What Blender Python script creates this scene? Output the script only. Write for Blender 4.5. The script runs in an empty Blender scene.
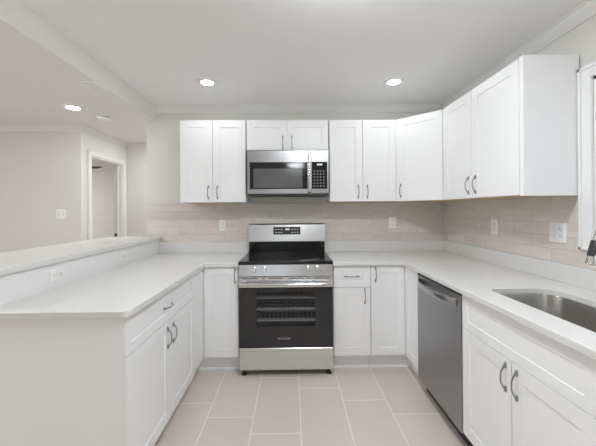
import bpy, bmesh, math, random
from mathutils import Vector, Matrix
from mathutils.geometry import tessellate_polygon

S = bpy.context.scene
COL = S.collection
PI = math.pi
random.seed(4)

# ------------------------------------------------------------------ camera
FPX, CX, CY, YAW, ROLL, CAMH = 301.5, 295.92, 209.91, 0.0138, -0.0071, 1.3436
cam_d = bpy.data.cameras.new('camera')
cam_d.sensor_fit = 'HORIZONTAL'
cam_d.sensor_width = 36.0
cam_d.lens = FPX / 596 * 36.0
cam_d.shift_x = (298 - CX) / 596
cam_d.shift_y = (CY - 223) / 596
cam_d.clip_start = 0.05
cam = bpy.data.objects.new('camera', cam_d)
COL.objects.link(cam)
c_, s_ = math.cos(YAW), math.sin(YAW)
cr, sr = math.cos(ROLL), math.sin(ROLL)
R0, FW, DN = Vector((c_, -s_, 0)), Vector((s_, c_, 0)), Vector((0, 0, -1))
AX, AD = cr * R0 - sr * DN, sr * R0 + cr * DN
M = Matrix(((AX.x, -AD.x, -FW.x, 0), (AX.y, -AD.y, -FW.y, 0), (AX.z, -AD.z, -FW.z, CAMH), (0, 0, 0, 1)))
cam.matrix_world = M
S.camera = cam

# ------------------------------------------------------------------ world, light, exposure
W = bpy.data.worlds.new('sky')
S.world = W
W.use_nodes = True
W.node_tree.nodes['Background'].inputs[0].default_value = (0.86, 0.93, 1.0, 1)
W.node_tree.nodes['Background'].inputs[1].default_value = 1.1
CAN_STRENGTH = 72.0
FILL_STRENGTH = 64.0  # emission of the added fill lamp over the kitchen floor


# daylight comes from the sky through the rear doorway and the sink window
S.cycles.max_bounces = 20
S.cycles.diffuse_bounces = 14
S.view_settings.view_transform = 'Standard'
S.view_settings.look = 'None'
S.view_settings.gamma = 1.0
S.view_settings.use_curve_mapping = False
S.view_settings.exposure = 0.08


# ------------------------------------------------------------------ materials
def srgb(*c):
    return tuple(((v / 255) / 12.92 if v / 255 <= 0.04045 else ((v / 255 + 0.055) / 1.055) ** 2.4) for v in c) + (1,)


class NT:
    def __init__(self, name):
        self.m = bpy.data.materials.new(name)
        self.m.use_nodes = True
        self.t = self.m.node_tree
        self.b = self.t.nodes['Principled BSDF']

    def n(self, kind, **kw):
        o = self.t.nodes.new(kind)
        for k, v in kw.items():
            setattr(o, k, v)
        return o

    def l(self, a, b):
        self.t.links.new(a, b)

    def math(self, op, a, b=None, c=None):
        o = self.n('ShaderNodeMath', operation=op)
        for i, v in enumerate((a, b, c)):
            if v is None:
                continue
            if isinstance(v, (int, float)):
                o.inputs[i].default_value = v
            else:
                self.l(v, o.inputs[i])
        return o.outputs[0]

    def mix(self, fac, a, b):
        o = self.n('ShaderNodeMix', data_type='RGBA')
        for i, v in ((0, fac), (6, a), (7, b)):
            if isinstance(v, (int, float)):
                o.inputs[i].default_value = v
            elif isinstance(v, tuple):
                o.inputs[i].default_value = v
            else:
                self.l(v, o.inputs[i])
        return o.outputs[2]

    def ramp(self, fac, stops):
        o = self.n('ShaderNodeValToRGB')
        e = o.color_ramp.elements
        e[0].position, e[0].color = stops[0]
        e[1].position, e[1].color = stops[-1]
        for p, c in stops[1:-1]:
            q = e.new(p)
            q.color = c
        self.l(fac, o.inputs[0])
        return o.outputs[0]

    def noise(self, vec, scale, detail=3, rough=0.5, dist=0):
        o = self.n('ShaderNodeTexNoise')
        o.inputs['Scale'].default_value = scale
        o.inputs['Detail'].default_value = detail
        o.inputs['Roughness'].default_value = rough
        o.inputs['Distortion'].default_value = dist
        self.l(vec, o.inputs['Vector'])
        return o.outputs['Fac']

    def bump(self, h, strength, dist=0.001):
        o = self.n('ShaderNodeBump')
        o.inputs['Strength'].default_value = strength
        o.inputs['Distance'].default_value = dist
        self.l(h, o.inputs['Height'])
        self.l(o.outputs[0], self.b.inputs['Normal'])

    def pos(self):
        return self.n('ShaderNodeNewGeometry').outputs['Position']

    def xyz(self, v):
        o = self.n('ShaderNodeSeparateXYZ')
        self.l(v, o.inputs[0])
        return o.outputs

    def vec(self, x, y, z=0.0):
        o = self.n('ShaderNodeCombineXYZ')
        for i, v in enumerate((x, y, z)):
            if isinstance(v, (int, float)):
                o.inputs[i].default_value = v
            else:
                self.l(v, o.inputs[i])
        return o.outputs[0]

    def scale(self, v, sx, sy, sz):
        o = self.n('ShaderNodeMapping')
        o.inputs['Scale'].default_value = (sx, sy, sz)
        self.l(v, o.inputs[0])
        return o.outputs[0]


def plain(name, col, rough=0.5, metal=0.0, var=0.03, scale=6.0, spec=0.5, bump=0.0):
    k = NT(name)
    f = k.noise(k.pos(), scale, 3)
    lo = tuple(max(0, v * (1 - var)) for v in col[:3]) + (1,)
    hi = tuple(min(1, v * (1 + var)) for v in col[:3]) + (1,)
    k.l(k.mix(f, lo, hi), k.b.inputs['Base Color'])
    k.b.inputs['Roughness'].default_value = rough
    k.b.inputs['Metallic'].default_value = metal
    k.b.inputs['Specular IOR Level'].default_value = spec
    if bump:
        k.bump(k.noise(k.pos(), 260, 2), bump, 0.0006)
    return k.m


def brushed(name, col, rough, sx, sy, sz, var=0.10):
    k = NT(name)
    f = k.noise(k.scale(k.pos(), sx, sy, sz), 1.0, 4, 0.6)
    lo = tuple(v * (1 - var) for v in col[:3]) + (1,)
    hi = tuple(min(1, v * (1 + var)) for v in col[:3]) + (1,)
    k.l(k.mix(f, lo, hi), k.b.inputs['Base Color'])
    k.b.inputs['Metallic'].default_value = 1.0
    k.l(k.math('MULTIPLY_ADD', f, 0.12, rough - 0.06), k.b.inputs['Roughness'])
    k.bump(f, 0.12, 0.0004)
    return k.m


def emit(name, col, strength):
    k = NT(name)
    k.b.inputs['Base Color'].default_value = (0.8, 0.8, 0.8, 1)
    k.b.inputs['Emission Color'].default_value = col
    k.b.inputs['Emission Strength'].default_value = strength
    return k.m


def quartz():
    k = NT('white_quartz')
    p = k.pos()
    a = k.noise(p, 2.3, 6, 0.6, 1.6)
    v = k.math('ABSOLUTE', k.math('SUBTRACT', a, 0.5))
    veins = k.ramp(v, [(0.0, (1, 1, 1, 1)), (0.018, (0.3, 0.3, 0.3, 1)), (0.06, (0, 0, 0, 1))])
    cloud = k.noise(p, 1.4, 3)
    base = k.mix(cloud, (0.70, 0.695, 0.685, 1), (0.74, 0.735, 0.725, 1))
    k.l(k.mix(k.math('MULTIPLY', veins, 0.22), base, (0.66, 0.65, 0.62, 1)), k.b.inputs['Base Color'])
    k.b.inputs['Roughness'].default_value = 0.22
    return k.m


def wall_tile(name, axis):
    k = NT(name)
    p = k.xyz(k.pos())
    u = p[0] if axis == 'x' else p[1]
    br = k.n('ShaderNodeTexBrick')
    br.offset = 0.5
    br.inputs['Scale'].default_value = 1.0
    br.inputs['Brick Width'].default_value = 0.305
    br.inputs['Row Height'].default_value = 0.0785
    br.inputs['Mortar Size'].default_value = 0.0016
    br.inputs['Mortar Smooth'].default_value = 0.2
    br.inputs['Color1'].default_value = (0.0, 0.0, 0.0, 1)
    br.inputs['Color2'].default_value = (1, 1, 1, 1)
    br.inputs['Mortar'].default_value = (0.5, 0.5, 0.5, 1)
    uo = k.math('ADD', u, 5.0 + (0.12 if axis == 'x' else 0.05))
    vo = k.math('SUBTRACT', p[2], 1.02 - 0.0785 * 4)
    k.l(k.vec(uo, vo), br.inputs['Vector'])
    # soft horizontal marbling inside every tile, shifted tile by tile
    sh = k.math('MULTIPLY', br.outputs['Color'], 3.0)
    mv = k.vec(k.math('MULTIPLY', uo, 4.0), k.math('MULTIPLY', vo, 16.0), sh)
    marb = k.noise(mv, 1.0, 5, 0.6, 1.2)
    tone = k.mix(br.outputs['Color'], srgb(203, 197, 190), srgb(213, 207, 201))
    tone = k.mix(k.ramp(marb, [(0.35, (0, 0, 0, 1)), (0.7, (0.6, 0.6, 0.6, 1))]), tone, srgb(226, 220, 213))
    k.l(k.mix(br.outputs['Fac'], tone, srgb(186, 179, 173)), k.b.inputs['Base Color'])
    k.b.inputs['Roughness'].default_value = 0.2
    k.bump(k.math('MULTIPLY_ADD', br.outputs['Fac'], -1.0, k.math('MULTIPLY', marb, 0.25)), 0.35, 0.0015)
    return k.m


def floor_tile():
    k = NT('floor_tile')
    p = k.xyz(k.pos())
    a = k.math('DIVIDE', k.math('SUBTRACT', p[0], 0.047), 0.304)
    n = k.math('FLOOR', a)
    fx = k.math('SUBTRACT', a, n)
    b = k.math('DIVIDE', k.math('ADD', k.math('SUBTRACT', p[1], 2.268), k.math('MULTIPLY', n, 0.15)), 0.605)
    r = k.math('FLOOR', b)
    fy = k.math('SUBTRACT', b, r)
    dx = k.math('MULTIPLY', k.math('MINIMUM', fx, k.math('SUBTRACT', 1.0, fx)), 0.304)
    dy = k.math('MULTIPLY', k.math('MINIMUM', fy, k.math('SUBTRACT', 1.0, fy)), 0.605)
    d = k.math('MINIMUM', dx, dy)
    g = k.ramp(d, [(0.0028, (1, 1, 1, 1)), (0.0040, (0, 0, 0, 1))])
    wn = k.n('ShaderNodeTexWhiteNoise', noise_dimensions='2D')
    k.l(k.vec(n, r), wn.inputs['Vector'])
    tone = k.mix(wn.outputs['Value'], srgb(206, 195, 185), srgb(213, 203, 194))
    cl = k.noise(k.pos(), 5.0, 5, 0.6)
    tone = k.mix(k.math('MULTIPLY', cl, 0.5), tone, srgb(219, 211, 203))
    k.l(k.mix(g, tone, srgb(246, 243, 239)), k.b.inputs['Base Color'])
    k.b.inputs['Roughness'].default_value = 0.38
    k.bump(k.math('MULTIPLY', g, -1.0), 0.3, 0.001)
    return k.m


def dark_glass(name, tint, gloss):
    k = NT(name)
    k.t.nodes.remove(k.b)
    out = k.t.nodes['Material Output']
    tr = k.n('ShaderNodeBsdfTransparent')
    tr.inputs[0].default_value = tint
    gl = k.n('ShaderNodeBsdfGlossy')
    gl.inputs['Roughness'].default_value = 0.06
    lw = k.n('ShaderNodeFresnel')
    lw.inputs[0].default_value = gloss
    mx = k.n('ShaderNodeMixShader')
    bf = k.n('ShaderNodeNewGeometry').outputs['Backfacing']
    k.l(k.math('MULTIPLY', lw.outputs[0], k.math('SUBTRACT', 1.0, bf)), mx.inputs[0])
    k.l(tr.outputs[0], mx.inputs[1])
    k.l(gl.outputs[0], mx.inputs[2])
    k.l(mx.outputs[0], out.inputs[0])
    return k.m


MW = plain('white_cabinet_paint', srgb(238, 238, 239), 0.38, var=0.01)
MWALL = plain('greige_wall_paint', srgb(215, 213, 208), 0.75, var=0.015, scale=2, bump=0.05)
MWHALL = plain('pale_hall_paint', srgb(228, 226, 222), 0.75, var=0.015, scale=2, bump=0.05)
MCEIL = plain('white_ceiling_paint', srgb(238, 238, 238), 0.85, var=0.01, scale=2, bump=0.05)
MCEILL = plain('living_ceiling_paint', srgb(228, 227, 224), 0.85, var=0.01, scale=2, bump=0.05)
MCROWN = plain('crown_paint', srgb(224, 223, 220), 0.5, var=0.008)
MTRIM = plain('white_trim_paint', srgb(236, 236, 236), 0.4, var=0.008)
MPLATE = plain('white_plastic', srgb(240, 240, 238), 0.35, var=0.005)
MSLOT = plain('dark_slot', (0.05, 0.05, 0.05, 1), 0.5)
MQ = quartz()
MTX, MTY = wall_tile('beige_subway_tile', 'x'), wall_tile('beige_subway_tile_side', 'y')
MFLOOR = floor_tile()
MSS = brushed('brushed_stainless', (0.67, 0.675, 0.68, 1), 0.25, 2.0, 120, 220)
MSSV = brushed('brushed_stainless_vertical', (0.37, 0.37, 0.375, 1), 0.36, 200, 200, 1.5)
MSINK = plain('satin_sink_steel', (0.56, 0.55, 0.53, 1), 0.24, 1.0)
MSSM = brushed('microwave_steel', (0.40, 0.40, 0.40, 1), 0.30, 2.0, 120, 220)
MCHROME = plain('polished_steel', (0.72, 0.72, 0.72, 1), 0.16, 1.0)
MNICK = plain('pewter_pull', (0.30, 0.30, 0.31, 1), 0.30, 1.0)
MBLK = plain('black_glass', (0.012, 0.012, 0.013, 1), 0.08, spec=0.5)
MBLKM = plain('black_enamel', (0.02, 0.02, 0.021, 1), 0.3)
MBLKP = plain('black_plastic', (0.025, 0.025, 0.025, 1), 0.45)
MDOORG = plain('black_oven_glass', (0.022, 0.022, 0.023, 1), 0.12)
MWING = plain('grey_screened_glass', (0.11, 0.11, 0.112, 1), 0.14)
MGREY = plain('grey_print', (0.45, 0.45, 0.45, 1), 0.5)
MRING = plain('faint_burner_print', (0.03, 0.03, 0.03, 1), 0.2)
MLINER = plain('oven_liner', (0.16, 0.16, 0.165, 1), 0.45)
MRACK = plain('rack_wire', (0.85, 0.85, 0.85, 1), 0.4)
MOVENW = dark_glass('smoked_oven_window', (0.66, 0.66, 0.68, 1), 1.5)
MPANE = dark_glass('window_glass', (0.97, 0.98, 0.98, 1), 1.45)
MWOOD = plain('pale_plywood', srgb(205, 178, 142), 0.6, var=0.08, scale=14)
MTOE = plain('grey_white_toe_paint', srgb(236, 236, 236), 0.5, var=0.01)
MLED = emit('led_lens', (0.93, 0.97, 1.0, 1), CAN_STRENGTH)
MFILL = emit('kitchen_fill_lamp', (0.90, 0.957, 1.0, 1), FILL_STRENGTH)  # glow of the added kitchen fill lamp
MDISP = emit('display_digits', (0.75, 0.85, 1.0, 1), 0.6)
MGRILLE = plain('grey_vent_grille', srgb(150, 150, 148), 0.5)
MFAN = plain('dark_fan_blade', (0.03, 0.025, 0.022, 1), 0.5)


# ------------------------------------------------------------------ mesh helpers
class MB:
    """collects shapes into one mesh"""

    def __init__(self):
        self.bm = bmesh.new()

    def add(self, b, m=None):
        if m is not None:
            bmesh.ops.transform(b, matrix=m, verts=b.verts)
        me = bpy.data.meshes.new('t')
        b.to_mesh(me)
        b.free()
        self.bm.from_mesh(me)
        bpy.data.meshes.remove(me)
        return self

    def box(self, x0, x1, y0, y1, z0, z1, bev=0.0, seg=1, m=None):
        b = bmesh.new()
        bmesh.ops.create_cube(b, size=1.0)
        for v in b.verts:
            v.co = Vector(((x0 + x1) / 2 + v.co.x * (x1 - x0), (y0 + y1) / 2 + v.co.y * (y1 - y0), (z0 + z1) / 2 + v.co.z * (z1 - z0)))
        if bev > 0:
            bmesh.ops.bevel(b, geom=list(b.edges), offset=bev, segments=seg, affect='EDGES', profile=0.5)
        return self.add(b, m)

    def prism(self, outline, z0, z1, holes=(), bev=0.0, m=None, bev_holes=True):
        b = bmesh.new()
        loops = [list(outline)] + [list(h) for h in holes]
        flat = [p for lp in loops for p in lp]
        tv = [b.verts.new((x, y, z1)) for x, y in flat]
        bv = [b.verts.new((x, y, z0)) for x, y in flat]
        for t in tessellate_polygon([[Vector((x, y, 0)) for x, y in lp] for lp in loops]):
            if len(set(t)) < 3:
                continue
            for vv in (tv, bv):
                try:
                    b.faces.new([vv[i] for i in t])
                except ValueError:
                    pass
        o = 0
        for lp in loops:
            n = len(lp)
            for i in range(n):
                j = (i + 1) % n
                b.faces.new((tv[o + i], tv[o + j], bv[o + j], bv[o + i]))
            o += n
        bmesh.ops.recalc_face_normals(b, faces=b.faces)
        if bev > 0:
            es = [e for e in b.edges if len(e.link_faces) == 2 and e.calc_face_angle(0) > 1.2 and abs(e.verts[0].co.z - e.verts[1].co.z) < 1e-6]
            bmesh.ops.bevel(b, geom=es, offset=bev, segments=2, affect='EDGES', profile=0.5)
        return self.add(b, m)

    def rings(self, rings, cap0=True, cap1=True, m=None, closed=True):
        b = bmesh.new()
        vs = [[b.verts.new(p) for p in r] for r in rings]
        n = len(vs[0])
        for a, c in zip(vs, vs[1:]):
            for i in range(n if closed else n - 1):
                j = (i + 1) % n
                b.faces.new((a[i], a[j], c[j], c[i]))
        if cap0:
            b.faces.new(vs[0][::-1])
        if cap1:
            b.faces.new(vs[-1])
        bmesh.ops.recalc_face_normals(b, faces=b.faces)
        return self.add(b, m)

    def lathe(self, prof, seg=32, m=None, cap0=True, cap1=True):
        rs = [[(r * math.cos(2 * PI * i / seg), r * math.sin(2 * PI * i / seg), z) for i in range(seg)] for r, z in prof]
        return self.rings(rs, cap0, cap1, m)

    def tube(self, pts, rad, seg=10, m=None, flat=1.0):
        pts = [Vector(p) for p in pts]
        rad = rad if isinstance(rad, (list, tuple)) else [rad] * len(pts)
        t0 = (pts[1] - pts[0]).normalized()
        up = Vector((1, 0, 0)) if abs(t0.x) < 0.9 else Vector((0, 0, 1))
        nrm = (up - t0 * up.dot(t0)).normalized()
        rs = []
        for i, p in enumerate(pts):
            t = (pts[min(i + 1, len(pts) - 1)] - pts[max(i - 1, 0)]).normalized()
            nrm = (nrm - t * nrm.dot(t)).normalized()
            bi = t.cross(nrm)
            rs.append([p + nrm * (rad[i] * math.cos(2 * PI * k / seg)) + bi * (rad[i] * flat * math.sin(2 * PI * k / seg)) for k in range(seg)])
        return self.rings(rs, True, True, m)

    def mesh(self, name, mat, smooth=False):
        me = bpy.data.meshes.new(name)
        bmesh.ops.recalc_face_normals(self.bm, faces=self.bm.faces)
        self.bm.to_mesh(me)
        self.bm.free()
        me.materials.append(mat)
        if smooth:
            me.polygons.foreach_set('use_smooth', [True] * len(me.polygons))
            me.set_sharp_from_angle(angle=math.radians(35))
        return me


def obj(name, mb, mat=None, parent=None, loc=(0, 0, 0), rot=(0, 0, 0), smooth=False, label=None):
    me = mb if isinstance(mb, bpy.types.Mesh) else mb.mesh(name, mat, smooth)
    o = bpy.data.objects.new(name, me)
    COL.objects.link(o)
    o.location, o.rotation_euler = loc, rot
    if parent:
        o.parent = parent
    if label:
        o['label'] = label
    return o


def tag(o, label, cat, group=None):
    o['label'], o['category'] = label, cat
    if group:
        o['group'] = group
    return o


def thing(name, label, cat, loc=(0, 0, 0), rotz=0.0, group=None):
    o = bpy.data.objects.new(name, None)
    o.empty_display_size = 0.1
    COL.objects.link(o)
    o.location, o.rotation_euler = loc, (0, 0, rotz)
    return tag(o, label, cat, group)


def struct(name, mb, mat, smooth=False):
    o = obj(name, mb, mat, smooth=smooth)
    o['kind'] = 'structure'
    return o


def copy_tree(o, parent=None):
    c = o.copy()
    COL.objects.link(c)
    if parent:
        c.parent = parent
    for ch in [q for q in bpy.data.objects if q.parent == o]:
        copy_tree(ch, c)
    return c


def rrect(x0, x1, y0, y1, r, seg=6):
    """rounded rectangle; r = one radius or four (x0y0, x1y0, x1y1, x0y1)"""
    r = r if isinstance(r, (tuple, list)) else (r,) * 4
    out = []
    for (cx, cy, a), q in zip(((x0 + r[0], y0 + r[0], PI), (x1 - r[1], y0 + r[1], 1.5 * PI), (x1 - r[2], y1 - r[2], 0), (x0 + r[3], y1 - r[3], 0.5 * PI)), r):
        for i in range(seg + 1):
            t = a + PI / 2 * i / seg
            out.append((cx + q * math.cos(t), cy + q * math.sin(t)))
    return out


def round_corners(pts, radii, seg=5):
    out = []
    n = len(pts)
    for i, p in enumerate(pts):
        r = radii[i]
        p = Vector(p)
        if r <= 0:
            out.append(tuple(p))
            continue
        a, b = (Vector(pts[i - 1]) - p).normalized(), (Vector(pts[(i + 1) % n]) - p).normalized()
        s, e = p + a * r, p + b * r
        for k in range(seg + 1):
            t = k / seg
            out.append(tuple((1 - t) ** 2 * s + 2 * t * (1 - t) * p + t * t * e))
    return out


# ------------------------------------------------------------------ room shell
YB, XR, ZC = 3.11, 1.585, 2.415
struct('floor', MB().box(-6.7, 1.75, -3.0, 8.4, -0.10, 0.0), MFLOOR)
struct('ceiling', MB().box(-1.388, 1.75, -3.0, 4.4, ZC, ZC + 0.10), MCEIL)
ZL = 2.264      # the living room side has a lower ceiling
struct('ceiling_living', MB().box(-6.7, -1.388, -3.0, 7.3, ZL, ZC + 0.10), MCEILL)
struct('wall_back', MB().box(-1.483, 1.705, YB, YB + 0.12, 0.0, ZC), MWALL)
WY0, WY1, WZ0, WZ1 = 0.945, 1.556, 1.182, 2.03
struct('wall_right', MB().box(XR, 1.705, -2.8, WY0, 0, ZC).box(XR, 1.705, WY1, YB, 0, ZC)
       .box(XR, 1.705, WY0, WY1, 0, WZ0).box(XR, 1.705, WY0, WY1, WZ1, ZC), MWALL)
XF, YL, YH = -2.262, 3.274, 4.16
struct('wall_living', MB().box(-6.7, XF - 0.002, YL, YL + 0.10, 0, ZL), MWALL)
DY0, DY1, DZ = 3.424, 4.060, 1.975
struct('wall_doorway', MB().box(XF - 0.0019, XF, YL + 0.0005, YL + 0.10, 0, ZL).box(XF - 0.10, XF, YL + 0.10, DY0, 0, ZL).box(XF - 0.10, XF, DY1, YH + 0.10, 0, ZL)
       .box(XF - 0.10, XF, DY0, DY1, DZ, ZL), MWHALL)
struct('wall_hall', MB().box(XF, -0.2, YH, YH + 0.10, 0, ZL), MWHALL)
struct('wall_hall_light_stop', MB().box(-0.2, -0.1, 3.23, YH + 0.10, 0, ZC), MWHALL)  # unseen wall added to stop light leaking in behind the kitchen
struct('wall_left', MB().box(-4.72, -4.60, -2.8, YL, 0, ZL), MWALL)
struct('wall_rear', MB().box(-4.72, -0.95, -2.92, -2.80, 0, ZC).box(-0.10, 1.705, -2.92, -2.80, 0, ZC)
       .box(-0.95, -0.10, -2.92, -2.80, 2.03, ZC), MWALL)
struct('wall_bedroom_far', MB().box(-6.7, -2.2, 7.03, 7.13, 0, ZL), MWALL)
struct('wall_bedroom_left', MB().box(-6.7, -6.6, YL + 0.10, 7.03, 0, ZL), MWALL)
struct('wall_bedroom_right', MB().box(XF - 0.02, XF + 0.08, YH + 0.10, 7.03, 0, ZL), MWALL)
struct('wall_peninsula', MB().box(-1.483, -1.355, 1.345, YB, 0, 1.052), MTRIM)
# painted face of the drop between the two ceiling heights
struct('ceiling_drop_face', MB().box(-1.3885, -1.380, -2.8, YB, ZL - 0.001, ZC), plain('warm_drop_paint', srgb(226, 223, 218), 0.75, var=0.01))

# backsplash tile skins
struct('wall_back_tiles', MB().box(-1.483, XR - 0.008, YB - 0.008, YB, 0.86, 1.416), MTX)
struct('wall_right_tiles', MB().box(XR - 0.008, XR, 1.622, YB - 0.008, 0.86, 1.416).box(XR - 0.008, XR, 0.2, 1.622, 0.86, 1.116), MTY)


def crown(name, p0, p1, nrm, mat=None, drop=0.07, proj=0.055, zc=None):
    """crown moulding along p0-p1 on a wall whose inward normal is nrm"""
    prof = [(0, -drop), (0.010, -drop), (0.014, -drop + 0.010), (0.020, -drop + 0.016), (0.034, -drop + 0.034), (0.044, -0.016), (0.046, -0.010), (proj, -0.008), (proj, 0), (0, 0)]
    rs = []
    for (x, y), sgn in ((p0, 1), (p1, 1)):
        rs.append([(x + nrm[0] * d, y + nrm[1] * d, (zc or ZC) + z) for d, z in prof])
    struct(name, MB().rings(rs), mat or MCROWN)


crown('trim_1', (-1.38, YB), (XR, YB), (0, -1))
crown('trim_2', (XR, -2.8), (XR, YB - 0.055), (-1, 0))
crown('trim_3', (-4.6, YL), (XF, YL), (0, -1), drop=0.060, proj=0.050, zc=ZL)
crown('trim_4', (XF, YL - 0.05), (XF, YH), (1, 0), drop=0.060, proj=0.050, zc=ZL)
crown('trim_5', (XF + 0.05, YH), (-0.2, YH), (0, -1), drop=0.060, proj=0.050, zc=ZL)


# doorway casing (opening into the far room), jamb lining and black latch plate
dw = MB()
cz = 0.056
for y0, y1, z0, z1 in ((DY0 - cz, DY0, 0, DZ), (DY1, DY1 + cz, 0, DZ), (DY0 - cz, DY1 + cz, DZ, DZ + cz)):
    dw.box(XF, XF + 0.018, y0, y1, z0, z1, 0.003)
dw.box(XF + 0.018, XF + 0.026, DY0 - cz, DY0 - cz + 0.016, 0, DZ + cz, 0.002)
dw.box(XF + 0.018, XF + 0.026, DY1 + cz - 0.016, DY1 + cz, 0, DZ + cz, 0.002)
dw.box(XF + 0.018, XF + 0.026, DY0 - cz + 0.016, DY1 + cz - 0.016, DZ + cz - 0.016, DZ + cz, 0.002)
dw.box(XF - 0.10, XF, DY0, DY0 + 0.014, 0, DZ - 0.014)
dw.box(XF - 0.10, XF, DY1 - 0.014, DY1, 0, DZ - 0.014)
dw.box(XF - 0.10, XF, DY0, DY1, DZ - 0.014, DZ)
dw.box(XF - 0.062, XF - 0.042, DY1 - 0.024, DY1 - 0.014, 0, DZ - 0.014, 0.002)
d1 = struct('door_1', dw, MTRIM)
obj('latch_plate', MB().box(XF - 0.092, XF - 0.064, DY1 - 0.028, DY1 - 0.014, 1.005, 1.050, 0.003), MBLKP, d1, label='small black latch plate')

# window over the sink
wn = MB()
cw = 0.064
for y0, y1, z0, z1 in ((WY1, WY1 + cw, WZ0 - cw, WZ1 + cw), (WY0 - cw, WY0, WZ0 - cw, WZ1 + cw), (WY0, WY1, WZ1, WZ1 + cw), (WY0, WY1, WZ0 - cw, WZ0)):
    wn.box(XR - 0.020, XR, y0, y1, z0, z1, 0.003)
for y0, y1, z0, z1 in ((WY1 + cw - 0.016, WY1 + cw, WZ0 - cw, WZ1 + cw), (WY0 - cw, WY0 - cw + 0.016, WZ0 - cw, WZ1 + cw), (WY0 - cw, WY1 + cw, WZ1 + cw - 0.016, WZ1 + cw), (WY0 - cw, WY1 + cw, WZ0 - cw, WZ0 - cw + 0.016)):
    wn.box(XR - 0.028, XR - 0.019, y0, y1, z0, z1, 0.002)
win = struct('window_1', wn, MTRIM)
jb = MB()
jb.box(XR, 1.705, WY1 - 0.014, WY1, WZ0, WZ1).box(XR, 1.705, WY0, WY0 + 0.014, WZ0, WZ1).box(XR, 1.705, WY0, WY1, WZ1 - 0.014, WZ1).box(XR, 1.705, WY0, WY1, WZ0, WZ0 + 0.014)
obj('window_jamb', jb, MTRIM, win)
sa = MB()
a0, a1 = WY0 + 0.014, WY1 - 0.014
b0, b1 = WZ0 + 0.014, WZ1 - 0.014
bm_ = (b0 + b1) / 2
for x0, z0, z1 in ((1.625, b0, bm_ + 0.02), (1.655, bm_ - 0.02, b1)):
    sa.box(x0, x0 + 0.03, a1 - 0.042, a1, z0, z1, 0.003).box(x0, x0 + 0.03, a0, a0 + 0.042, z0, z1, 0.003)
    sa.box(x0, x0 + 0.03, a0 + 0.042, a1 - 0.042, z0, z0 + 0.042, 0.003).box(x0, x0 + 0.03, a0 + 0.042, a1 - 0.042, z1 - 0.042, z1, 0.003)
sash = obj('window_sash', sa, MTRIM, win)
obj('pane', MB().box(1.638, 1.642, a0 + 0.04, a1 - 0.04, b0 + 0.04, bm_ - 0.02), MPANE, sash)
obj('pane', MB().box(1.668, 1.672, a0 + 0.04, a1 - 0.04, bm_ + 0.02, b1 - 0.04), MPANE, sash)


# ------------------------------------------------------------------ cabinets
def shaker(w, h, rail=0.064, t=0.019, dep=0.0055):
    def ring(i, y):
        return [(i, y, i), (w - i, y, i), (w - i, y, h - i), (i, y, h - i)]
    return MB().rings([ring(0, t), ring(0, 0.0007), ring(0.0007, 0), ring(rail, 0), ring(rail + 0.002, dep)], True, True)


def pull_mesh():
    mb = MB()
    pts, rad = [], []
    L = 0.116
    for i in range(25):
        t = i / 24
        z = (t - 0.5) * L
        a = abs(t - 0.5) * 2
        y = -0.024 * (1 - max(0, (a - 0.25) / 0.75) ** 1.5)
        if a > 0.9:
            y = min(y, -0.004)
        r = 0.0033 + 0.0030 * max(0, (a - 0.55) / 0.45) ** 1.3
        if i in (0, 24):
            r *= 0.55
        pts.append((0, y, z))
        rad.append(r)
    mb.tube(pts, rad, 10)
    for s in (-1, 1):       # pointed feet lying on the door
        mb.rings([[(q * math.cos(2 * PI * k / 12) * 0.0062, yy, s * 0.052 + q * math.sin(2 * PI * k / 12) * 0.015) for k in range(12)] for q, yy in ((1, 0), (0.95, -0.004), (0.55, -0.0085))])
    return mb.mesh('handle', MNICK, True)


PULL = pull_mesh()


def handle(parent, x, z, horiz=False):
    return obj('handle', PULL, parent=parent, loc=(x, 0, z), rot=(0, PI / 2, 0) if horiz else (0, 0, 0))


def door(parent, x0, x1, z0, z1, hx=None, hz=None, name='door', horiz=False, rail=0.064, dep=0.0055):
    d = obj(name, shaker(x1 - x0, z1 - z0, rail, dep=dep), MW, parent, (x0, 0, z0))
    if hx is not None:
        handle(d, hx - x0, hz - z0, horiz)
    return d


G = 0.0027      # half gap between doors
UZ0, UZ1 = 1.416, 2.176
YU = 2.786      # door plane of the back wall cabinets
GU, GBASE = 'white wall cabinets', 'white base cabinets'


def wall_cab(label, loc, rot, w, z0, z1, depth, splits, hz, hoff=0.042):
    t = thing('wall_cabinet', label, 'cabinet', loc, rot, GU)
    obj('body', MB().box(0.001, w - 0.001, 0.0195, depth, 0.004, z1 - z0, 0.001), MW, t)
    obj('underside', MB().box(0.015, w - 0.015, 0.03, depth - 0.01, 0.0, 0.0038), MWOOD, t, label='pale wood underside')
    h = z1 - z0
    if splits is None:
        door(t, G, w - G, G, h - G, 0.042, hz)
    else:
        door(t, G, splits - G, G, h - G, splits - hoff, hz)
        door(t, splits + G, w - G, G, h - G, splits + hoff, hz)
    return t


DB = YB - 0.009 - YU
wall_cab('white two-door wall cabinet left of the microwave', (-1.026, YU, UZ0), 0, 0.606, UZ0, UZ1, DB, 0.301, 0.094)
wall_cab('short white two-door wall cabinet directly above the microwave', (-0.414, YU, 1.894), 0, 0.760, 1.894, UZ1, DB, 0.378, 0.072)
wall_cab('white two-door wall cabinet between the microwave and the diagonal corner cabinet', (0.352, YU, UZ0), 0, 0.618, UZ0, UZ1, DB, 0.309, 0.094)
XU = 1.262
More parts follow.
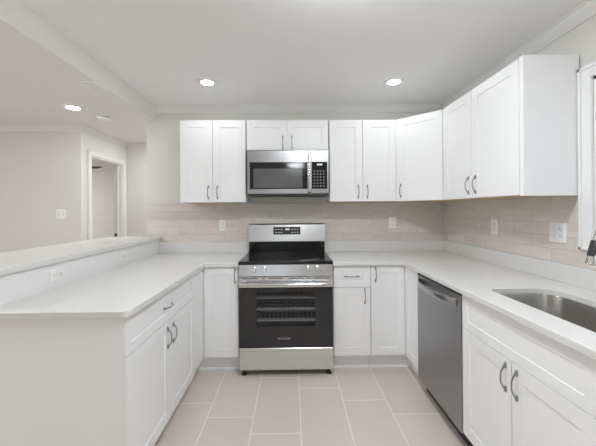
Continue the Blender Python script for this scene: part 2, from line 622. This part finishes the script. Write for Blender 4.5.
# diagonal corner wall cabinet
ct = thing('wall_cabinet', 'white single-door diagonal wall cabinet in the corner of the two tiled walls', 'cabinet', (0.972, YU, UZ0), 0, GU)
o0 = Vector((0.972, YU))
poly = [(0.9735, YU + 0.02), (0.985, YU + 0.012), (XU + 0.012, 2.511), (XU + 0.02, 2.4975), (XR - 0.009, 2.4975), (XR - 0.009, YB - 0.009), (0.9735, YB - 0.009)]
poly = [(x - 0.972, y - YU) for x, y in poly]
obj('body', MB().prism(poly, 0.004, UZ1 - UZ0), MW, ct)
ctr = Vector((sum(p[0] for p in poly) / 7, sum(p[1] for p in poly) / 7))
obj('underside', MB().prism([tuple(ctr + (Vector(p) - ctr) * 0.93) for p in poly], 0.0, 0.0038), MWOOD, ct, label='pale wood underside')
va, vb = Vector((0.974, YU - 0.001)), Vector((XU - 0.001, 2.498))
dl = (vb - va).length
dd = obj('door', shaker(dl, UZ1 - UZ0 - 2 * G), MW, ct, (va.x - 0.972, va.y - YU, G), (0, 0, math.atan2(vb.y - va.y, vb.x - va.x)))
handle(dd, 0.040, 0.094)
# right wall cabinet (front faces -X)
rc = wall_cab('white two-door wall cabinet on the right wall next to the window', (XU, 2.494, UZ0), -PI / 2, 0.842, UZ0, UZ1, XR - 0.009 - XU, 0.402, 0.094)
obj('end_panel', MB().box(0.8425, 0.870, 0.002, XR - 0.009 - XU, -0.004, UZ1 - UZ0 + 0.004, 0.001), MW, rc)

# base cabinets
YF, XF_R, XF_L = 2.48, 0.93, -0.728
TOE, TOP = 0.139, 0.883
DRZ = 0.700     # split between drawers and doors


def base_box(x0, x1, depth, toe=0.075):
    return MB().box(x0, x1, 0.0195, depth, TOE - 0.004, TOP).box(x0, x1, toe, depth, 0.0, TOE - 0.004)


DBASE = YB - 0.009 - YF
# left of range: corner cabinet with one door on the back run and a filler on the peninsula run
t = thing('base_cabinet', 'white base cabinet with one tall door just left of the range', 'cabinet', (XF_L, YF, 0), 0, GBASE)
w = 0.289
poly = [(-0.0195, 0.0195), (w - 0.002, 0.0195), (w - 0.002, DBASE), (-0.60, DBASE), (-0.60, -0.226), (-0.0195, -0.226)]
poly_t = [(-0.075, 0.075), (w - 0.002, 0.075), (w - 0.002, DBASE), (-0.60, DBASE), (-0.60, -0.226), (-0.075, -0.226)]
obj('body', MB().prism(poly, TOE - 0.004, TOP), MW, t)
obj('toe_kick', MB().prism(poly_t, 0, TOE - 0.0045), MTOE, t)
obj('shoe_strip', MB().box(-0.074, w - 0.002, 0.063, 0.0745, 0, 0.02, 0.003), MTRIM, t)
door(t, 0.004, w - 0.004, TOE, TOP - 0.004, w - 0.030, 0.806)
obj('filler_panel', MB().box(-0.019, -0.001, -0.226, -0.088, TOE, TOP - 0.004, 0.001), MW, t)
obj('filler_panel', MB().box(-0.019, -0.001, -0.086, 0.017, TOE, TOP - 0.004, 0.001), MW, t)

# right of range: narrow drawer-over-door cabinet
t = thing('base_cabinet', 'narrow white base cabinet with a drawer over a door right of the range', 'cabinet', (0.337, YF, 0), 0, GBASE)
w = 0.309
obj('body', MB().box(0.001, w - 0.001, 0.0195, DBASE, TOE - 0.004, TOP), MW, t)
obj('toe_kick', MB().box(0.001, w - 0.001, 0.075, DBASE, 0, TOE - 0.0045), MTOE, t)
obj('shoe_strip', MB().box(0.001, w - 0.001, 0.063, 0.0745, 0, 0.02, 0.003), MTRIM, t)
door(t, 0.006, w - G, DRZ + G, TOP - 0.004, (w) / 2, 0.793, 'drawer', True, 0.045)
door(t, 0.006, w - G, TOE, DRZ - G, w - 0.048, 0.628)

# right corner base cabinet with a folding pair of door leaves
t = thing('base_cabinet', 'white corner base cabinet with two door leaves meeting in the inside corner', 'cabinet', (0.648, YF, 0), 0, GBASE)
w = XF_R - 0.648
poly = [(0.001, 0.0195), (w + 0.0195, 0.0195), (w + 0.0195, -0.258), (w + 0.62, -0.258), (w + 0.62, DBASE), (0.001, DBASE)]
poly_t = [(0.001, 0.075), (w + 0.075, 0.075), (w + 0.075, -0.258), (w + 0.62, -0.258), (w + 0.62, DBASE), (0.001, DBASE)]
obj('body', MB().prism(poly, TOE - 0.004, TOP), MW, t)
obj('toe_kick', MB().prism(poly_t, 0, TOE - 0.0045), MTOE, t)
obj('shoe_strip', MB().box(0.001, w + 0.074, 0.063, 0.0745, 0, 0.02, 0.003), MTRIM, t)
door(t, G, w - 0.002, TOE, TOP - 0.004, 0.040, 0.806)
dd = obj('door', shaker(0.254, TOP - 0.004 - TOE), MW, t, (w, -0.002, TOE), (0, 0, -PI / 2))

# sink base cabinet (hollow, false front, two doors)
Y1, Y0 = 1.642, 0.900
t = thing('base_cabinet', 'wide white base cabinet with two doors under the steel sink', 'cabinet', (XF_R, Y1, 0), -PI / 2, GBASE)
w = Y1 - Y0
d = XR - 0.009 - XF_R
obj('body', MB().box(0.001, 0.017, 0.0195, d, TOE - 0.004, TOP).box(w - 0.017, w - 0.001, 0.0195, d, TOE - 0.004, TOP)
    .box(0.017, w - 0.017, 0.0195, d, TOE - 0.004, TOE + 0.014).box(0.017, w - 0.017, d - 0.008, d, TOE + 0.014, TOP)
    .box(0.017, w - 0.017, 0.0195, 0.037, 0.66, TOP).box(w / 2 - 0.03, w / 2 + 0.03, 0.0195, 0.037, TOE + 0.014, 0.66), MW, t)
obj('toe_kick', MB().box(0.001, w - 0.001, 0.075, d, 0, TOE - 0.0045), MTOE, t)
door(t, G, w - G, 0.694, TOP - 0.004, name='false_front', rail=0.048, dep=0.003)
door(t, G, w / 2 - G, TOE - 0.02, 0.691, w / 2 - 0.033, 0.607, dep=0.004)
door(t, w / 2 + G, w - G, TOE - 0.02, 0.691, w / 2 + 0.033, 0.607, dep=0.004)

# peninsula cabinet (front faces +X), finished end panel towards the camera
P0, P1 = 1.315, 2.252
t = thing('base_cabinet', 'white peninsula cabinet with a wide drawer over two doors and a plain end panel', 'cabinet', (XF_L, P0, 0), PI / 2, GBASE)
w = P1 - P0
d = XF_L + 1.353
obj('body', MB().box(0.02, w - 0.001, 0.0195, d, TOE - 0.004, TOP), MW, t)
obj('toe_kick', MB().box(0.02, w - 0.001, 0.075, d, 0, TOE - 0.0045), MTOE, t)
obj('end_panel', MB().box(0.0, 0.0195, 0.0195, d, 0.0, TOP, 0.0005).box(0.0, 0.006, 0.0, 0.0194, 0.0, TOP, 0.0005), MW, t)
door(t, 0.010, w - G, DRZ + G, TOP - 0.004, w / 2 - 0.010, 0.787, 'drawer', True, 0.05, 0.0035)
door(t, 0.010, w / 2 - G + 0.020, TOE - 0.02, DRZ - G, w / 2 - 0.020, 0.605)
door(t, w / 2 + G + 0.020, w - G, TOE - 0.02, DRZ - G, w / 2 + 0.060, 0.605)

# ------------------------------------------------------------------ countertops
CT0, CT1 = 0.884, 0.914
pts = [(-1.3545, 1.300), (-0.705, 1.300), (-0.705, 2.456), (-0.4375, 2.456), (-0.4375, YB - 0.0085), (-1.3545, YB - 0.0085)]
o = obj('countertop', MB().prism(round_corners(pts, [0, 0.035, 0.03, 0, 0, 0]), CT0, CT1, bev=0.003), MQ)
tag(o, 'white quartz countertop over the peninsula and left of the range', 'countertop', 'quartz countertops')
o = obj('quartz_upstand', MB().box(-1.354, -0.438, YB - 0.0285, YB - 0.0085, CT1, 1.021, 0.002), MQ)
tag(o, 'low white quartz upstand against the back wall left of the range', 'backsplash', 'quartz upstands')
SX0, SX1, SY0, SY1 = 1.046, 1.393, 0.935, 1.602
hole = rrect(SX0, SX1, SY0, SY1, (0.05, 0.10, 0.10, 0.05), 8)
pts = [(0.334, 2.456), (0.908, 2.456), (0.908, 0.885), (1.5765, 0.885), (1.5765, YB - 0.0085), (0.334, YB - 0.0085)]
o = obj('countertop', MB().prism(round_corners(pts, [0, 0.03, 0.01, 0, 0, 0]), CT0, CT1, holes=[hole], bev=0.003), MQ)
tag(o, 'white quartz countertop with the sink cut-out along the right wall', 'countertop', 'quartz countertops')
o = obj('quartz_upstand', MB().box(0.334, 1.556, YB - 0.0285, YB - 0.0085, CT1, 1.021, 0.002), MQ)
tag(o, 'low white quartz upstand against the back wall right of the range', 'backsplash', 'quartz upstands')
o = obj('quartz_upstand', MB().box(1.5565, 1.5765, 0.885, YB - 0.0085, CT1, 1.021, 0.002), MQ)
tag(o, 'long white quartz upstand along the right wall behind the sink', 'backsplash', 'quartz upstands')
o = obj('bar_top', MB().prism(round_corners([(-1.86, 1.30), (-1.335, 1.30), (-1.335, YB - 0.010), (-1.86, YB - 0.010)], [0.02, 0.02, 0, 0.01]), 1.0525, 1.083, bev=0.003), MQ)
tag(o, 'raised white quartz bar top behind the peninsula countertop', 'countertop', 'quartz countertops')

# ------------------------------------------------------------------ sink and faucet
sk = thing('kitchen_sink', 'undermount stainless steel sink set into the right countertop', 'sink', ((SX0 + SX1) / 2, (SY0 + SY1) / 2, CT0 - 0.001))
cx_, cy_ = (SX0 + SX1) / 2, (SY0 + SY1) / 2


def srect(grow, z, rr):
    return [(x - cx_, y - cy_, z) for x, y in rrect(SX0 - grow, SX1 + grow, SY0 - grow, SY1 + grow, rr, 8)]


rg = [srect(0.022, 0, (0.06, 0.11, 0.11, 0.06)), srect(0.004, 0, (0.05, 0.10, 0.10, 0.05)), srect(0.003, -0.004, (0.05, 0.10, 0.10, 0.05)),
      srect(-0.004, -0.17, (0.05, 0.095, 0.095, 0.05)), srect(-0.010, -0.19, (0.05, 0.09, 0.09, 0.05)), srect(-0.026, -0.204, (0.045, 0.08, 0.08, 0.045)),
      srect(-0.05, -0.208, (0.04, 0.06, 0.06, 0.04)), srect(-0.12, -0.212, 0.03)]
inner = MB().rings(rg, False, True)
bo = obj('basin', inner, MSINK, sk, smooth=True)
sm = bo.modifiers.new('wall', 'SOLIDIFY')
sm.thickness = 0.0015
sm.offset = 1.0
obj('drain', MB().lathe([(0.045, 0.0), (0.045, 0.002), (0.036, 0.003), (0.032, -0.001), (0.0, -0.001)][:4], 24), MCHROME, sk, (0.04, 0, -0.2115), smooth=True)

fy = 1.27
fc = thing('kitchen_faucet', 'pull-down kitchen faucet with a black-gripped spray head over the sink', 'faucet', (1.485, fy, CT1))
obj('base', MB().lathe([(0.027, 0.0), (0.027, 0.006), (0.021, 0.012), (0.020, 0.11), (0.017, 0.12)], 24), MCHROME, fc, smooth=True)
sp = []
for i in range(6):
    sp.append((0, 0, 0.115 + 0.25 * i / 5))
for i in range(1, 17):
    a = PI * 0.93 * i / 16
    sp.append((-0.078 + 0.078 * math.cos(a), 0, 0.365 + 0.078 * math.sin(a)))
obj('spout', MB().tube(sp, 0.0115, 14), MCHROME, fc, smooth=True)
obj('lever', MB().tube([(0, -0.018, 0.075), (0, -0.045, 0.085), (0, -0.095, 0.115)], [0.009, 0.007, 0.006], 12), MCHROME, fc, smooth=True)
# tilted spray head, nozzle over the bowl
hb, ht = Vector((1.284 - 1.485, 0, 1.098 - CT1)), Vector(sp[-1])
zax = (ht - hb).normalized()
yax = Vector((0, 1, 0))
xax = yax.cross(zax)
Lh = (ht - hb).length
HM = Matrix(((xax.x, yax.x, zax.x, hb.x), (xax.y, yax.y, zax.y, hb.y), (xax.z, yax.z, zax.z, hb.z), (0, 0, 0, 1)))
sh = obj('spray_head', MB().lathe([(0.022, 0.0), (0.026, 0.002), (0.0265, 0.010), (0.0240, 0.030), (0.0215, 0.09), (0.017, 0.125), (0.0145, Lh - 0.004), (0.0135, Lh)], 24, HM), MCHROME, fc, smooth=True)
gr = []
for k, (z, r) in enumerate(((0.036, 0.0236), (0.046, 0.0246), (0.098, 0.0228), (0.106, 0.0205))):
    hw = 0.75 if k in (0, 3) else 1.0
    gr.append([(-(r + 0.0012) * math.cos(a * hw), (r + 0.0012) * math.sin(a * hw), z) for a in [(-0.85 + 1.7 * i / 8) for i in range(9)]] +
              [(-(r - 0.006) * math.cos(a * hw), (r - 0.006) * math.sin(a * hw), z) for a in [(0.85 - 1.7 * i / 8) for i in range(9)]])
obj('grip', MB().rings(gr, True, True, HM), MBLKP, sh, smooth=True, label='black rubber grip')

# ------------------------------------------------------------------ range
RX0, RX1 = -0.4345, 0.3305
RW = RX1 - RX0
YR = 2.435
rt = thing('range', 'freestanding stainless electric range with black glass cooktop and oven door', 'range', (RX0, YR, 0))
D_ = 3.095 - YR
wx0, wx1, wz0, wz1 = 0.145, 0.620, 0.405, 0.685       # oven window
obj('body', MB().box(0.002, 0.03, 0.03, D_, 0.045, 0.905).box(RW - 0.03, RW - 0.002, 0.03, D_, 0.045, 0.905)
    .box(0.03, RW - 0.03, D_ - 0.03, D_, 0.045, 0.905).box(0.03, RW - 0.03, 0.03, D_ - 0.03, 0.78, 0.905)
    .box(0.03, RW - 0.03, 0.03, D_ - 0.03, 0.045, 0.28), MBLKM, rt)
obj('oven_liner', MB().box(0.10, 0.104, 0.036, 0.50, 0.30, 0.76).box(RW - 0.104, RW - 0.10, 0.036, 0.50, 0.30, 0.76)
    .box(0.104, RW - 0.104, 0.496, 0.50, 0.30, 0.76).box(0.104, RW - 0.104, 0.036, 0.496, 0.30, 0.304).box(0.104, RW - 0.104, 0.036, 0.496, 0.756, 0.76), MLINER, rt)
for z in (0.435, 0.525, 0.620):
    rk = MB()
    for yy in (0.05, 0.09, 0.27, 0.46):
        rk.tube([(0.107, yy, z), (RW - 0.107, yy, z)], 0.008 if yy == 0.05 else 0.0042, 8)
    for i in range(15):
        xx = 0.13 + (RW - 0.26) * i / 14
        rk.tube([(xx, 0.05, z + 0.004), (xx, 0.46, z + 0.004)], 0.0018, 6)
    obj('oven_rack', rk, MRACK, rt, smooth=True)
# oven door: black glass face with a window cut-out
XZ = Matrix(((1, 0, 0, 0), (0, 0, 1, 0), (0, 1, 0, 0), (0, 0, 0, 1)))
od = obj('oven_door', MB().prism([(0.003, 0.240), (RW - 0.003, 0.240), (RW - 0.003, 0.718), (0.003, 0.718)], 0.0, 0.028,
         holes=[rrect(wx0, wx1, wz0, wz1, 0.008, 3)], m=XZ), MDOORG, rt)
obj('oven_window', MB().box(wx0 - 0.01, wx1 + 0.01, 0.012, 0.016, wz0 - 0.01, wz1 + 0.01), MOVENW, od)
obj('door_rail', MB().box(0.003, RW - 0.003, -0.002, 0.028, 0.7185, 0.802, 0.002), MSS, od)
slots = MB()
for a, b in ((0.03, 0.16), (0.19, 0.215), (0.24, 0.36), (0.40, 0.52), (0.55, 0.575), (0.60, 0.735)):
    slots.box(a, b, -0.0032, 0.0, 0.789, 0.795)
obj('vent_slots', slots, MSLOT, od)
hd = MB()
hp = []
for i in range(33):
    t = i / 32
    e = min(t, 1 - t)
    y = -0.006 - 0.040 * min(1, (e / 0.06)) ** 0.6 if e < 0.06 else -0.046 - 0.008 * math.sin(PI * t)
    hp.append((0.025 + (RW - 0.05) * t, y, 0.757))
hd.tube(hp, 0.0185, 14, flat=0.6)
obj('handle', hd, MCHROME, od, smooth=True)
# lettering on the oven door
tc = bpy.data.curves.new('lettering', 'FONT')
tc.body = 'FRIGIDAIRE'
tc.size = 0.0185
tc.align_x = 'CENTER'
tc.extrude = 0.0003
tc.space_character = 1.08
to = bpy.data.objects.new('lettering', tc)
COL.objects.link(to)
dg = bpy.context.evaluated_depsgraph_get()
tme = bpy.data.meshes.new_from_object(to.evaluated_get(dg))
bpy.data.objects.remove(to)
tme.materials.clear()
tme.materials.append(MGREY)
obj('lettering', tme, parent=od, loc=(RW / 2 - 0.018, -0.0006, 0.300), rot=(PI / 2, 0, 0))
obj('storage_drawer', MB().box(0.003, RW - 0.003, 0.0, 0.03, 0.050, 0.222, 0.004).box(0.003, RW - 0.003, -0.006, 0.004, 0.205, 0.232, 0.004), MSS, rt)
for x in (0.035, RW - 0.035):
    for y in (0.04, D_ - 0.06):
        obj('foot', MB().lathe([(0.020, 0.0), (0.020, 0.014), (0.010, 0.018), (0.010, 0.046)], 16), MBLKP, rt, (x, y, 0), smooth=True)
cp = obj('control_panel', MB().rings([[(x, 0.030, 0.806), (x, 0.002, 0.806), (x, 0.000, 0.812), (x, 0.010, 0.900), (x, 0.030, 0.902)] for x in (0.002, RW - 0.002)]), MSS, rt)
for x in (0.122, 0.205, 0.562, 0.640):
    kn = obj('knob', MB().lathe([(0.026, 0.0), (0.026, 0.006), (0.0215, 0.008), (0.0200, 0.026), (0.018, 0.030)], 24), MCHROME, cp, (x, 0.0045, 0.860), (PI / 2 - 0.1, 0, 0), smooth=True, label='round stainless knob')
    obj('pointer', MB().box(-0.004, 0.004, -0.017, 0.017, 0.028, 0.037, 0.001), MSS, cp, (x, 0.0045, 0.860), (PI / 2 - 0.1, 0, 0))
obj('cooktop', MB().prism(round_corners([(0.0, -0.004), (RW, -0.004), (RW, 0.585), (0.0, 0.585)], [0.01, 0.01, 0, 0]), 0.9025, 0.930, bev=0.004), MBLK, rt)
for x, y, r in ((0.20, 0.16, 0.115), (0.57, 0.16, 0.095), (0.20, 0.44, 0.080), (0.57, 0.44, 0.105)):
    obj('burner_ring', MB().rings([[((r + dq) * math.cos(2 * PI * i / 48) + x, (r + dq) * math.sin(2 * PI * i / 48) + y, z) for i in range(48)] for dq, z in ((0, 0.930), (0, 0.9302), (0.003, 0.9302), (0.003, 0.930))], False, False), MRING, rt)
BG = 0.585      # backguard front (local y)
bgd = obj('backguard', MB().rings([[(x, 0.655, 0.905), (x, BG + 0.014, 0.905), (x, BG + 0.010, 1.024), (x, 0.655, 1.024)] for x in (0.004, RW - 0.004)]), MBLK, rt)
pn = obj('control_console', MB().rings([[(x, 0.655, 1.0245), (x, BG - 0.012, 1.0245), (x, BG - 0.016, 1.032), (x, BG + 0.004, 1.196), (x, BG + 0.016, 1.208), (x, 0.655, 1.208)] for x in (0.0, RW)]), MSS, rt)
PT = Matrix.Translation((0, BG - 0.016, 1.032)) @ Matrix.Rotation(-math.atan2(0.020, 0.164), 4, 'X')
ds = obj('display', MB().box(0.249, 0.520, -0.002, 0.004, 0.067, 0.143, 0.001, m=PT), MBLKP, rt)
MKEY = plain('pale_button_print', (0.7, 0.7, 0.7, 1), 0.5)
for r_, zz in enumerate((0.118, 0.088)):
    for i in range(3):
        for x in (0.268, 0.430):
            obj('button', MB().box(x + 0.027 * i, x + 0.017 + 0.027 * i, -0.0026, -0.0018, zz - 0.004, zz + 0.004, m=PT), MKEY, ds)
dm = MB()
for i in range(4):
    dm.box(0.370 + 0.0105 * i, 0.3775 + 0.0105 * i, -0.0026, -0.0018, 0.112, 0.126, m=PT)
obj('clock_digits', dm, MDISP, ds)

# ------------------------------------------------------------------ over-the-range microwave
MX0, MX1, MZ0, MZ1, YM = -0.397, 0.335, 1.474, 1.879, 2.71
mw_w, mh = MX1 - MX0, MZ1 - MZ0
mt = thing('microwave', 'stainless over-the-range microwave with black window and keypad', 'microwave', (MX0, YM, MZ0))
obj('body', MB().box(0.003, mw_w - 0.003, 0.022, YB - 0.010 - YM, 0.018, mh - 0.001, 0.002), MBLKM, mt)
fr = obj('front_frame', MB().prism([(0, 0.018), (mw_w, 0.018), (mw_w, mh - 0.002), (0, mh - 0.002)], 0.0, 0.021,
         holes=[[(0.022, 0.058), (0.540, 0.058), (0.540, 0.300), (0.022, 0.300)], [(0.580, 0.058), (0.718, 0.058), (0.718, 0.300), (0.580, 0.300)]], m=XZ), MSSM, mt)
dg_ = obj('door_glass', MB().box(0.0222, 0.5398, 0.001, 0.021, 0.0582, 0.2998), MBLK, mt)
obj('window_screen', MB().box(0.055, 0.495, 0.0003, 0.0012, 0.070, 0.243), MWING, dg_)
kp = obj('keypad', MB().box(0.5802, 0.7178, 0.001, 0.021, 0.0582, 0.2998), MBLK, mt)
key_me = MB().box(-0.007, 0.007, 0.0004, 0.0012, 0, 0.006).mesh('button', MGREY)
for r_ in range(6):
    for q in range(4):
        obj('button', key_me, parent=kp, loc=(0.603 + 0.028 * q, 0, 0.080 + 0.027 * r_))
kb = MB()
for q in range(4):
    kb.box(0.628 + 0.0125 * q, 0.637 + 0.0125 * q, 0.0004, 0.0012, 0.270, 0.284)
obj('clock_digits', kb, MDISP, kp)
hm = MB()
hp = [(0.560, 0.0, 0.024), (0.560, -0.020, 0.026), (0.560, -0.036, 0.038), (0.560, -0.040, 0.07)] + [(0.560, -0.042, 0.10 + 0.2 * i / 6) for i in range(7)] + [(0.560, -0.040, 0.32), (0.560, -0.036, 0.350), (0.560, -0.020, 0.362), (0.560, 0.0, 0.364)]
hm.tube(hp, 0.0165, 16)
obj('handle', hm, MCHROME, fr, smooth=True)
un = MB().box(0.003, mw_w - 0.003, 0.004, YB - 0.012 - YM, 0.0, 0.0178, 0.002)
ug = obj('underside_vent', un, MBLKP, mt)

# ------------------------------------------------------------------ dishwasher
dt = thing('dishwasher', 'built-in stainless dishwasher with a bowed bar handle', 'dishwasher', (XF_R, 2.2195, 0), -PI / 2)
w = 2.2195 - 1.6445
d = XR - 0.02 - XF_R
obj('body', MB().box(0.002, w - 0.002, 0.03, d, 0.105, 0.876), MBLKM, dt)
fp = obj('door_panel', MB().box(0.003, w - 0.003, -0.006, 0.0295, 0.105, 0.862, 0.004), MSSV, dt)
obj('control_strip', MB().box(0.003, w - 0.003, -0.002, 0.0295, 0.8625, 0.876, 0.001), MBLKP, dt)
ph = MB()
hr = []
for i in range(25):
    t = i / 24
    x = 0.03 + (w - 0.06) * t
    bow = 0.048 * (1 - abs(2 * t - 1) ** 2.4)
    th = 0.016
    hr.append([(x, -0.0062 - bow, 0.800 + 0.004 * math.sin(PI * t)), (x, -0.010 - bow, 0.797), (x, -0.016 - bow, 0.804), (x, -0.018 - bow, 0.818), (x, -0.016 - bow, 0.832), (x, -0.010 - bow, 0.838), (x, -0.0062 - bow, 0.836)])
ph.rings(hr)
obj('handle', ph, brushed('handle_steel', (0.48, 0.48, 0.48, 1), 0.25, 4, 4, 150), fp, smooth=True)
obj('toe_kick', MB().box(0.002, w - 0.002, 0.06, d, 0.0, 0.1045), MBLKP, dt)

# ------------------------------------------------------------------ outlets and switches


def plate(label, cat, name, loc, rotz, w, h, kind, group, roll=0.0):
    t = thing(name, label, cat, loc, rotz, group)
    if roll:
        t.rotation_euler = (0, roll, rotz) if abs(rotz) < 0.1 else t.rotation_euler
    obj('cover_plate', MB().box(-w / 2, w / 2, -0.006, 0.0, -h / 2, h / 2, 0.002, 2), MPLATE, t)
    if kind in ('duplex', 'duplex_flat', 'combo'):
        xo = 0.023 if kind == 'combo' else 0.0
        for q in (-0.019, 0.019):
            ins = obj('receptacle', MB().box(-0.0165, 0.0165, -0.0085, -0.006, -0.0155, 0.0155, 0.003, 2), MPLATE, t, (xo, 0, q) if kind != 'duplex_flat' else (q, 0, 0), (0, 0, 0) if kind != 'duplex_flat' else (0, PI / 2, 0))
            obj('slots', MB().box(-0.0075, -0.0055, -0.0092, -0.0084, -0.002, 0.007).box(0.0055, 0.0075, -0.0092, -0.0084, -0.002, 0.006).box(-0.002, 0.002, -0.0092, -0.0084, -0.010, -0.006), MSLOT, ins)
        if kind == 'combo':
            obj('rocker', MB().box(-0.040, -0.006, -0.0085, -0.006, -0.034, 0.034, 0.001), MPLATE, t)
    else:
        for x in (-0.023, 0.023):
            obj('toggle', MB().box(x - 0.005, x + 0.005, -0.018, -0.006, -0.004, 0.010, 0.001), MPLATE, t)
            obj('toggle_slot', MB().box(x - 0.006, x + 0.006, -0.0066, -0.0058, -0.013, 0.013), MGRILLE, t)
    return t


GO = 'white wall outlets'
plate('white wall outlet on the beige tiles left of the range', 'outlet', 'wall_outlet', (-0.707, YB - 0.0085, 1.190), 0, 0.072, 0.116, 'duplex', GO)
plate('white wall outlet on the back wall tiles right of the range', 'outlet', 'wall_outlet', (1.037, YB - 0.0085, 1.204), 0, 0.072, 0.116, 'duplex', GO)
plate('single white wall outlet on the right wall tiles under the wall cabinet', 'outlet', 'wall_outlet', (XR - 0.0085, 2.318, 1.203), -PI / 2, 0.075, 0.118, 'duplex', GO)
plate('wide white double plate with outlet and switch on the right wall tiles near the window', 'outlet', 'wall_outlet', (XR - 0.0085, 1.762, 1.200), -PI / 2, 0.116, 0.118, 'combo', GO)
plate('white sideways outlet below the raised bar nearest the camera', 'outlet', 'wall_outlet', (-1.3545, 1.757, 0.982), PI / 2, 0.116, 0.074, 'duplex_flat', GO)
plate('white sideways outlet below the raised bar near the back tiled wall', 'outlet', 'wall_outlet', (-1.3545, 2.445, 0.982), PI / 2, 0.116, 0.074, 'duplex_flat', GO)
plate('white double light switch on the greige living room wall', 'switch', 'light_switch', (-2.475, YL - 0.0005, 1.317), 0, 0.102, 0.102, 'toggle', None)


# ------------------------------------------------------------------ ceiling fittings
def can(label, x, y, lens=None, z=ZC):
    t = thing('recessed_light', label, 'ceiling light', (x, y, z), 0, 'recessed ceiling lights')
    obj('trim_ring', MB().rings([[(r * math.cos(2 * PI * i / 40), r * math.sin(2 * PI * i / 40), z) for i in range(40)] for r, z in ((0.050, -0.0005), (0.052, -0.004), (0.080, -0.007), (0.090, -0.004), (0.091, -0.0005), (0.050, -0.0005))], False, False), MTRIM, t, smooth=True)
    obj('lens', MB().lathe([(0.0495, -0.0005), (0.0480, -0.0025)], 32), lens or MLED, t)
    return t


can('lit recessed ceiling light above the left end of the kitchen', -0.70, 2.535)
can('lit recessed ceiling light above the right end of the kitchen', 0.867, 2.525)
can('lit recessed ceiling light over the living room beyond the ceiling drop', -1.932, 2.70, emit('living_led_lens', (0.93, 0.97, 1.0, 1), 140), ZL)
can('added recessed fill light, unseen, in the hall behind the kitchen', -1.4, 3.75, emit('hall_fill_lens', (0.93, 0.97, 1.0, 1), 380), ZL)  # unseen downlight added to brighten the hall walls


def flush(label, x, y, z, mat):
    t = thing('flush_ceiling_lamp', label, 'ceiling light', (x, y, z), 0, 'flush ceiling lamps')
    obj('lamp_base', MB().lathe([(0.19, -0.001), (0.19, -0.025), (0.18, -0.026)], 40), MTRIM, t, smooth=True)
    obj('lamp_shade', MB().lathe([(0.178, -0.027), (0.175, -0.05), (0.14, -0.075), (0.07, -0.09), (0.01, -0.093)], 40), mat, t, smooth=True)


flush('added round fill lamp, unseen, over the middle of the kitchen floor', 0.25, 1.10, ZC, MFILL)  # out-of-frame lamp added to lift the counters, base cabinets and floor
flush('round opal flush ceiling lamp over the kitchen floor behind the camera', 0.10, -1.5, ZC, emit('rear_opal_lamp', (0.90, 0.957, 1.0, 1), 34))
flush('added round fill lamp, unseen, in the middle of the living room', -3.0, 0.9, ZL, emit('living_fill_lamp', (0.94, 0.97, 1.0, 1), 92))  # unseen fill lamp added to brighten the living room walls
flush('added round fill lamp, unseen, inside the far room beyond the doorway', -5.2, 5.6, ZL, emit('far_fill_lamp', (0.94, 0.97, 1.0, 1), 95))  # hidden lamp added so the far room reads as lit

v = thing('ceiling_vent', 'square white ceiling vent over the living room near the ceiling drop', 'vent', (-1.447, 2.230, ZL))
obj('frame', MB().prism(rrect(-0.058, 0.058, -0.088, 0.088, 0.003, 2), -0.010, -0.0005, holes=[[(-0.047, -0.077), (0.047, -0.077), (0.047, 0.077), (-0.047, 0.077)]]), MTRIM, v)
sl = MB()
for i in range(8):
    y = -0.068 + 0.0195 * i
    sl.box(-0.0468, 0.0468, y - 0.008, y + 0.008, -0.007, -0.0055)
obj('louvre', sl, MTRIM, v)
obj('backing', MB().box(-0.0468, 0.0468, -0.0768, 0.0768, -0.003, -0.001), MGRILLE, v)

sd = thing('smoke_detector', 'small round smoke detector on the living room ceiling', 'smoke detector', (-1.805, 2.94, ZL))
obj('housing', MB().lathe([(0.070, -0.0005), (0.070, -0.012), (0.064, -0.016)], 36), MTRIM, sd, smooth=True)
obj('vent_band', MB().lathe([(0.056, -0.016), (0.056, -0.024)], 36), MSLOT, sd, smooth=True)
obj('cap', MB().lathe([(0.064, -0.024), (0.062, -0.032), (0.05, -0.037), (0.02, -0.039)], 36), MTRIM, sd, smooth=True)

# ceiling fan in the far room, one dark blade seen through the doorway
cf = thing('ceiling_fan', 'dark ceiling fan blade seen through the far doorway', 'ceiling fan', (-3.86, 5.15, ZL))
obj('rod', MB().lathe([(0.06, -0.0005), (0.06, -0.02), (0.015, -0.05), (0.015, -0.13)], 20), MFAN, cf, smooth=True)
obj('motor', MB().lathe([(0.05, -0.13), (0.10, -0.15), (0.10, -0.21), (0.06, -0.23)], 28), MFAN, cf, smooth=True)
for k in range(3):
    a = 2 * PI * k / 3
    obj('blade', MB().box(0.09, 0.58, -0.07, 0.07, -0.186, -0.178, 0.003, m=Matrix.Rotation(a, 4, 'Z') @ Matrix.Rotation(0.36, 4, 'X')), MFAN, cf)
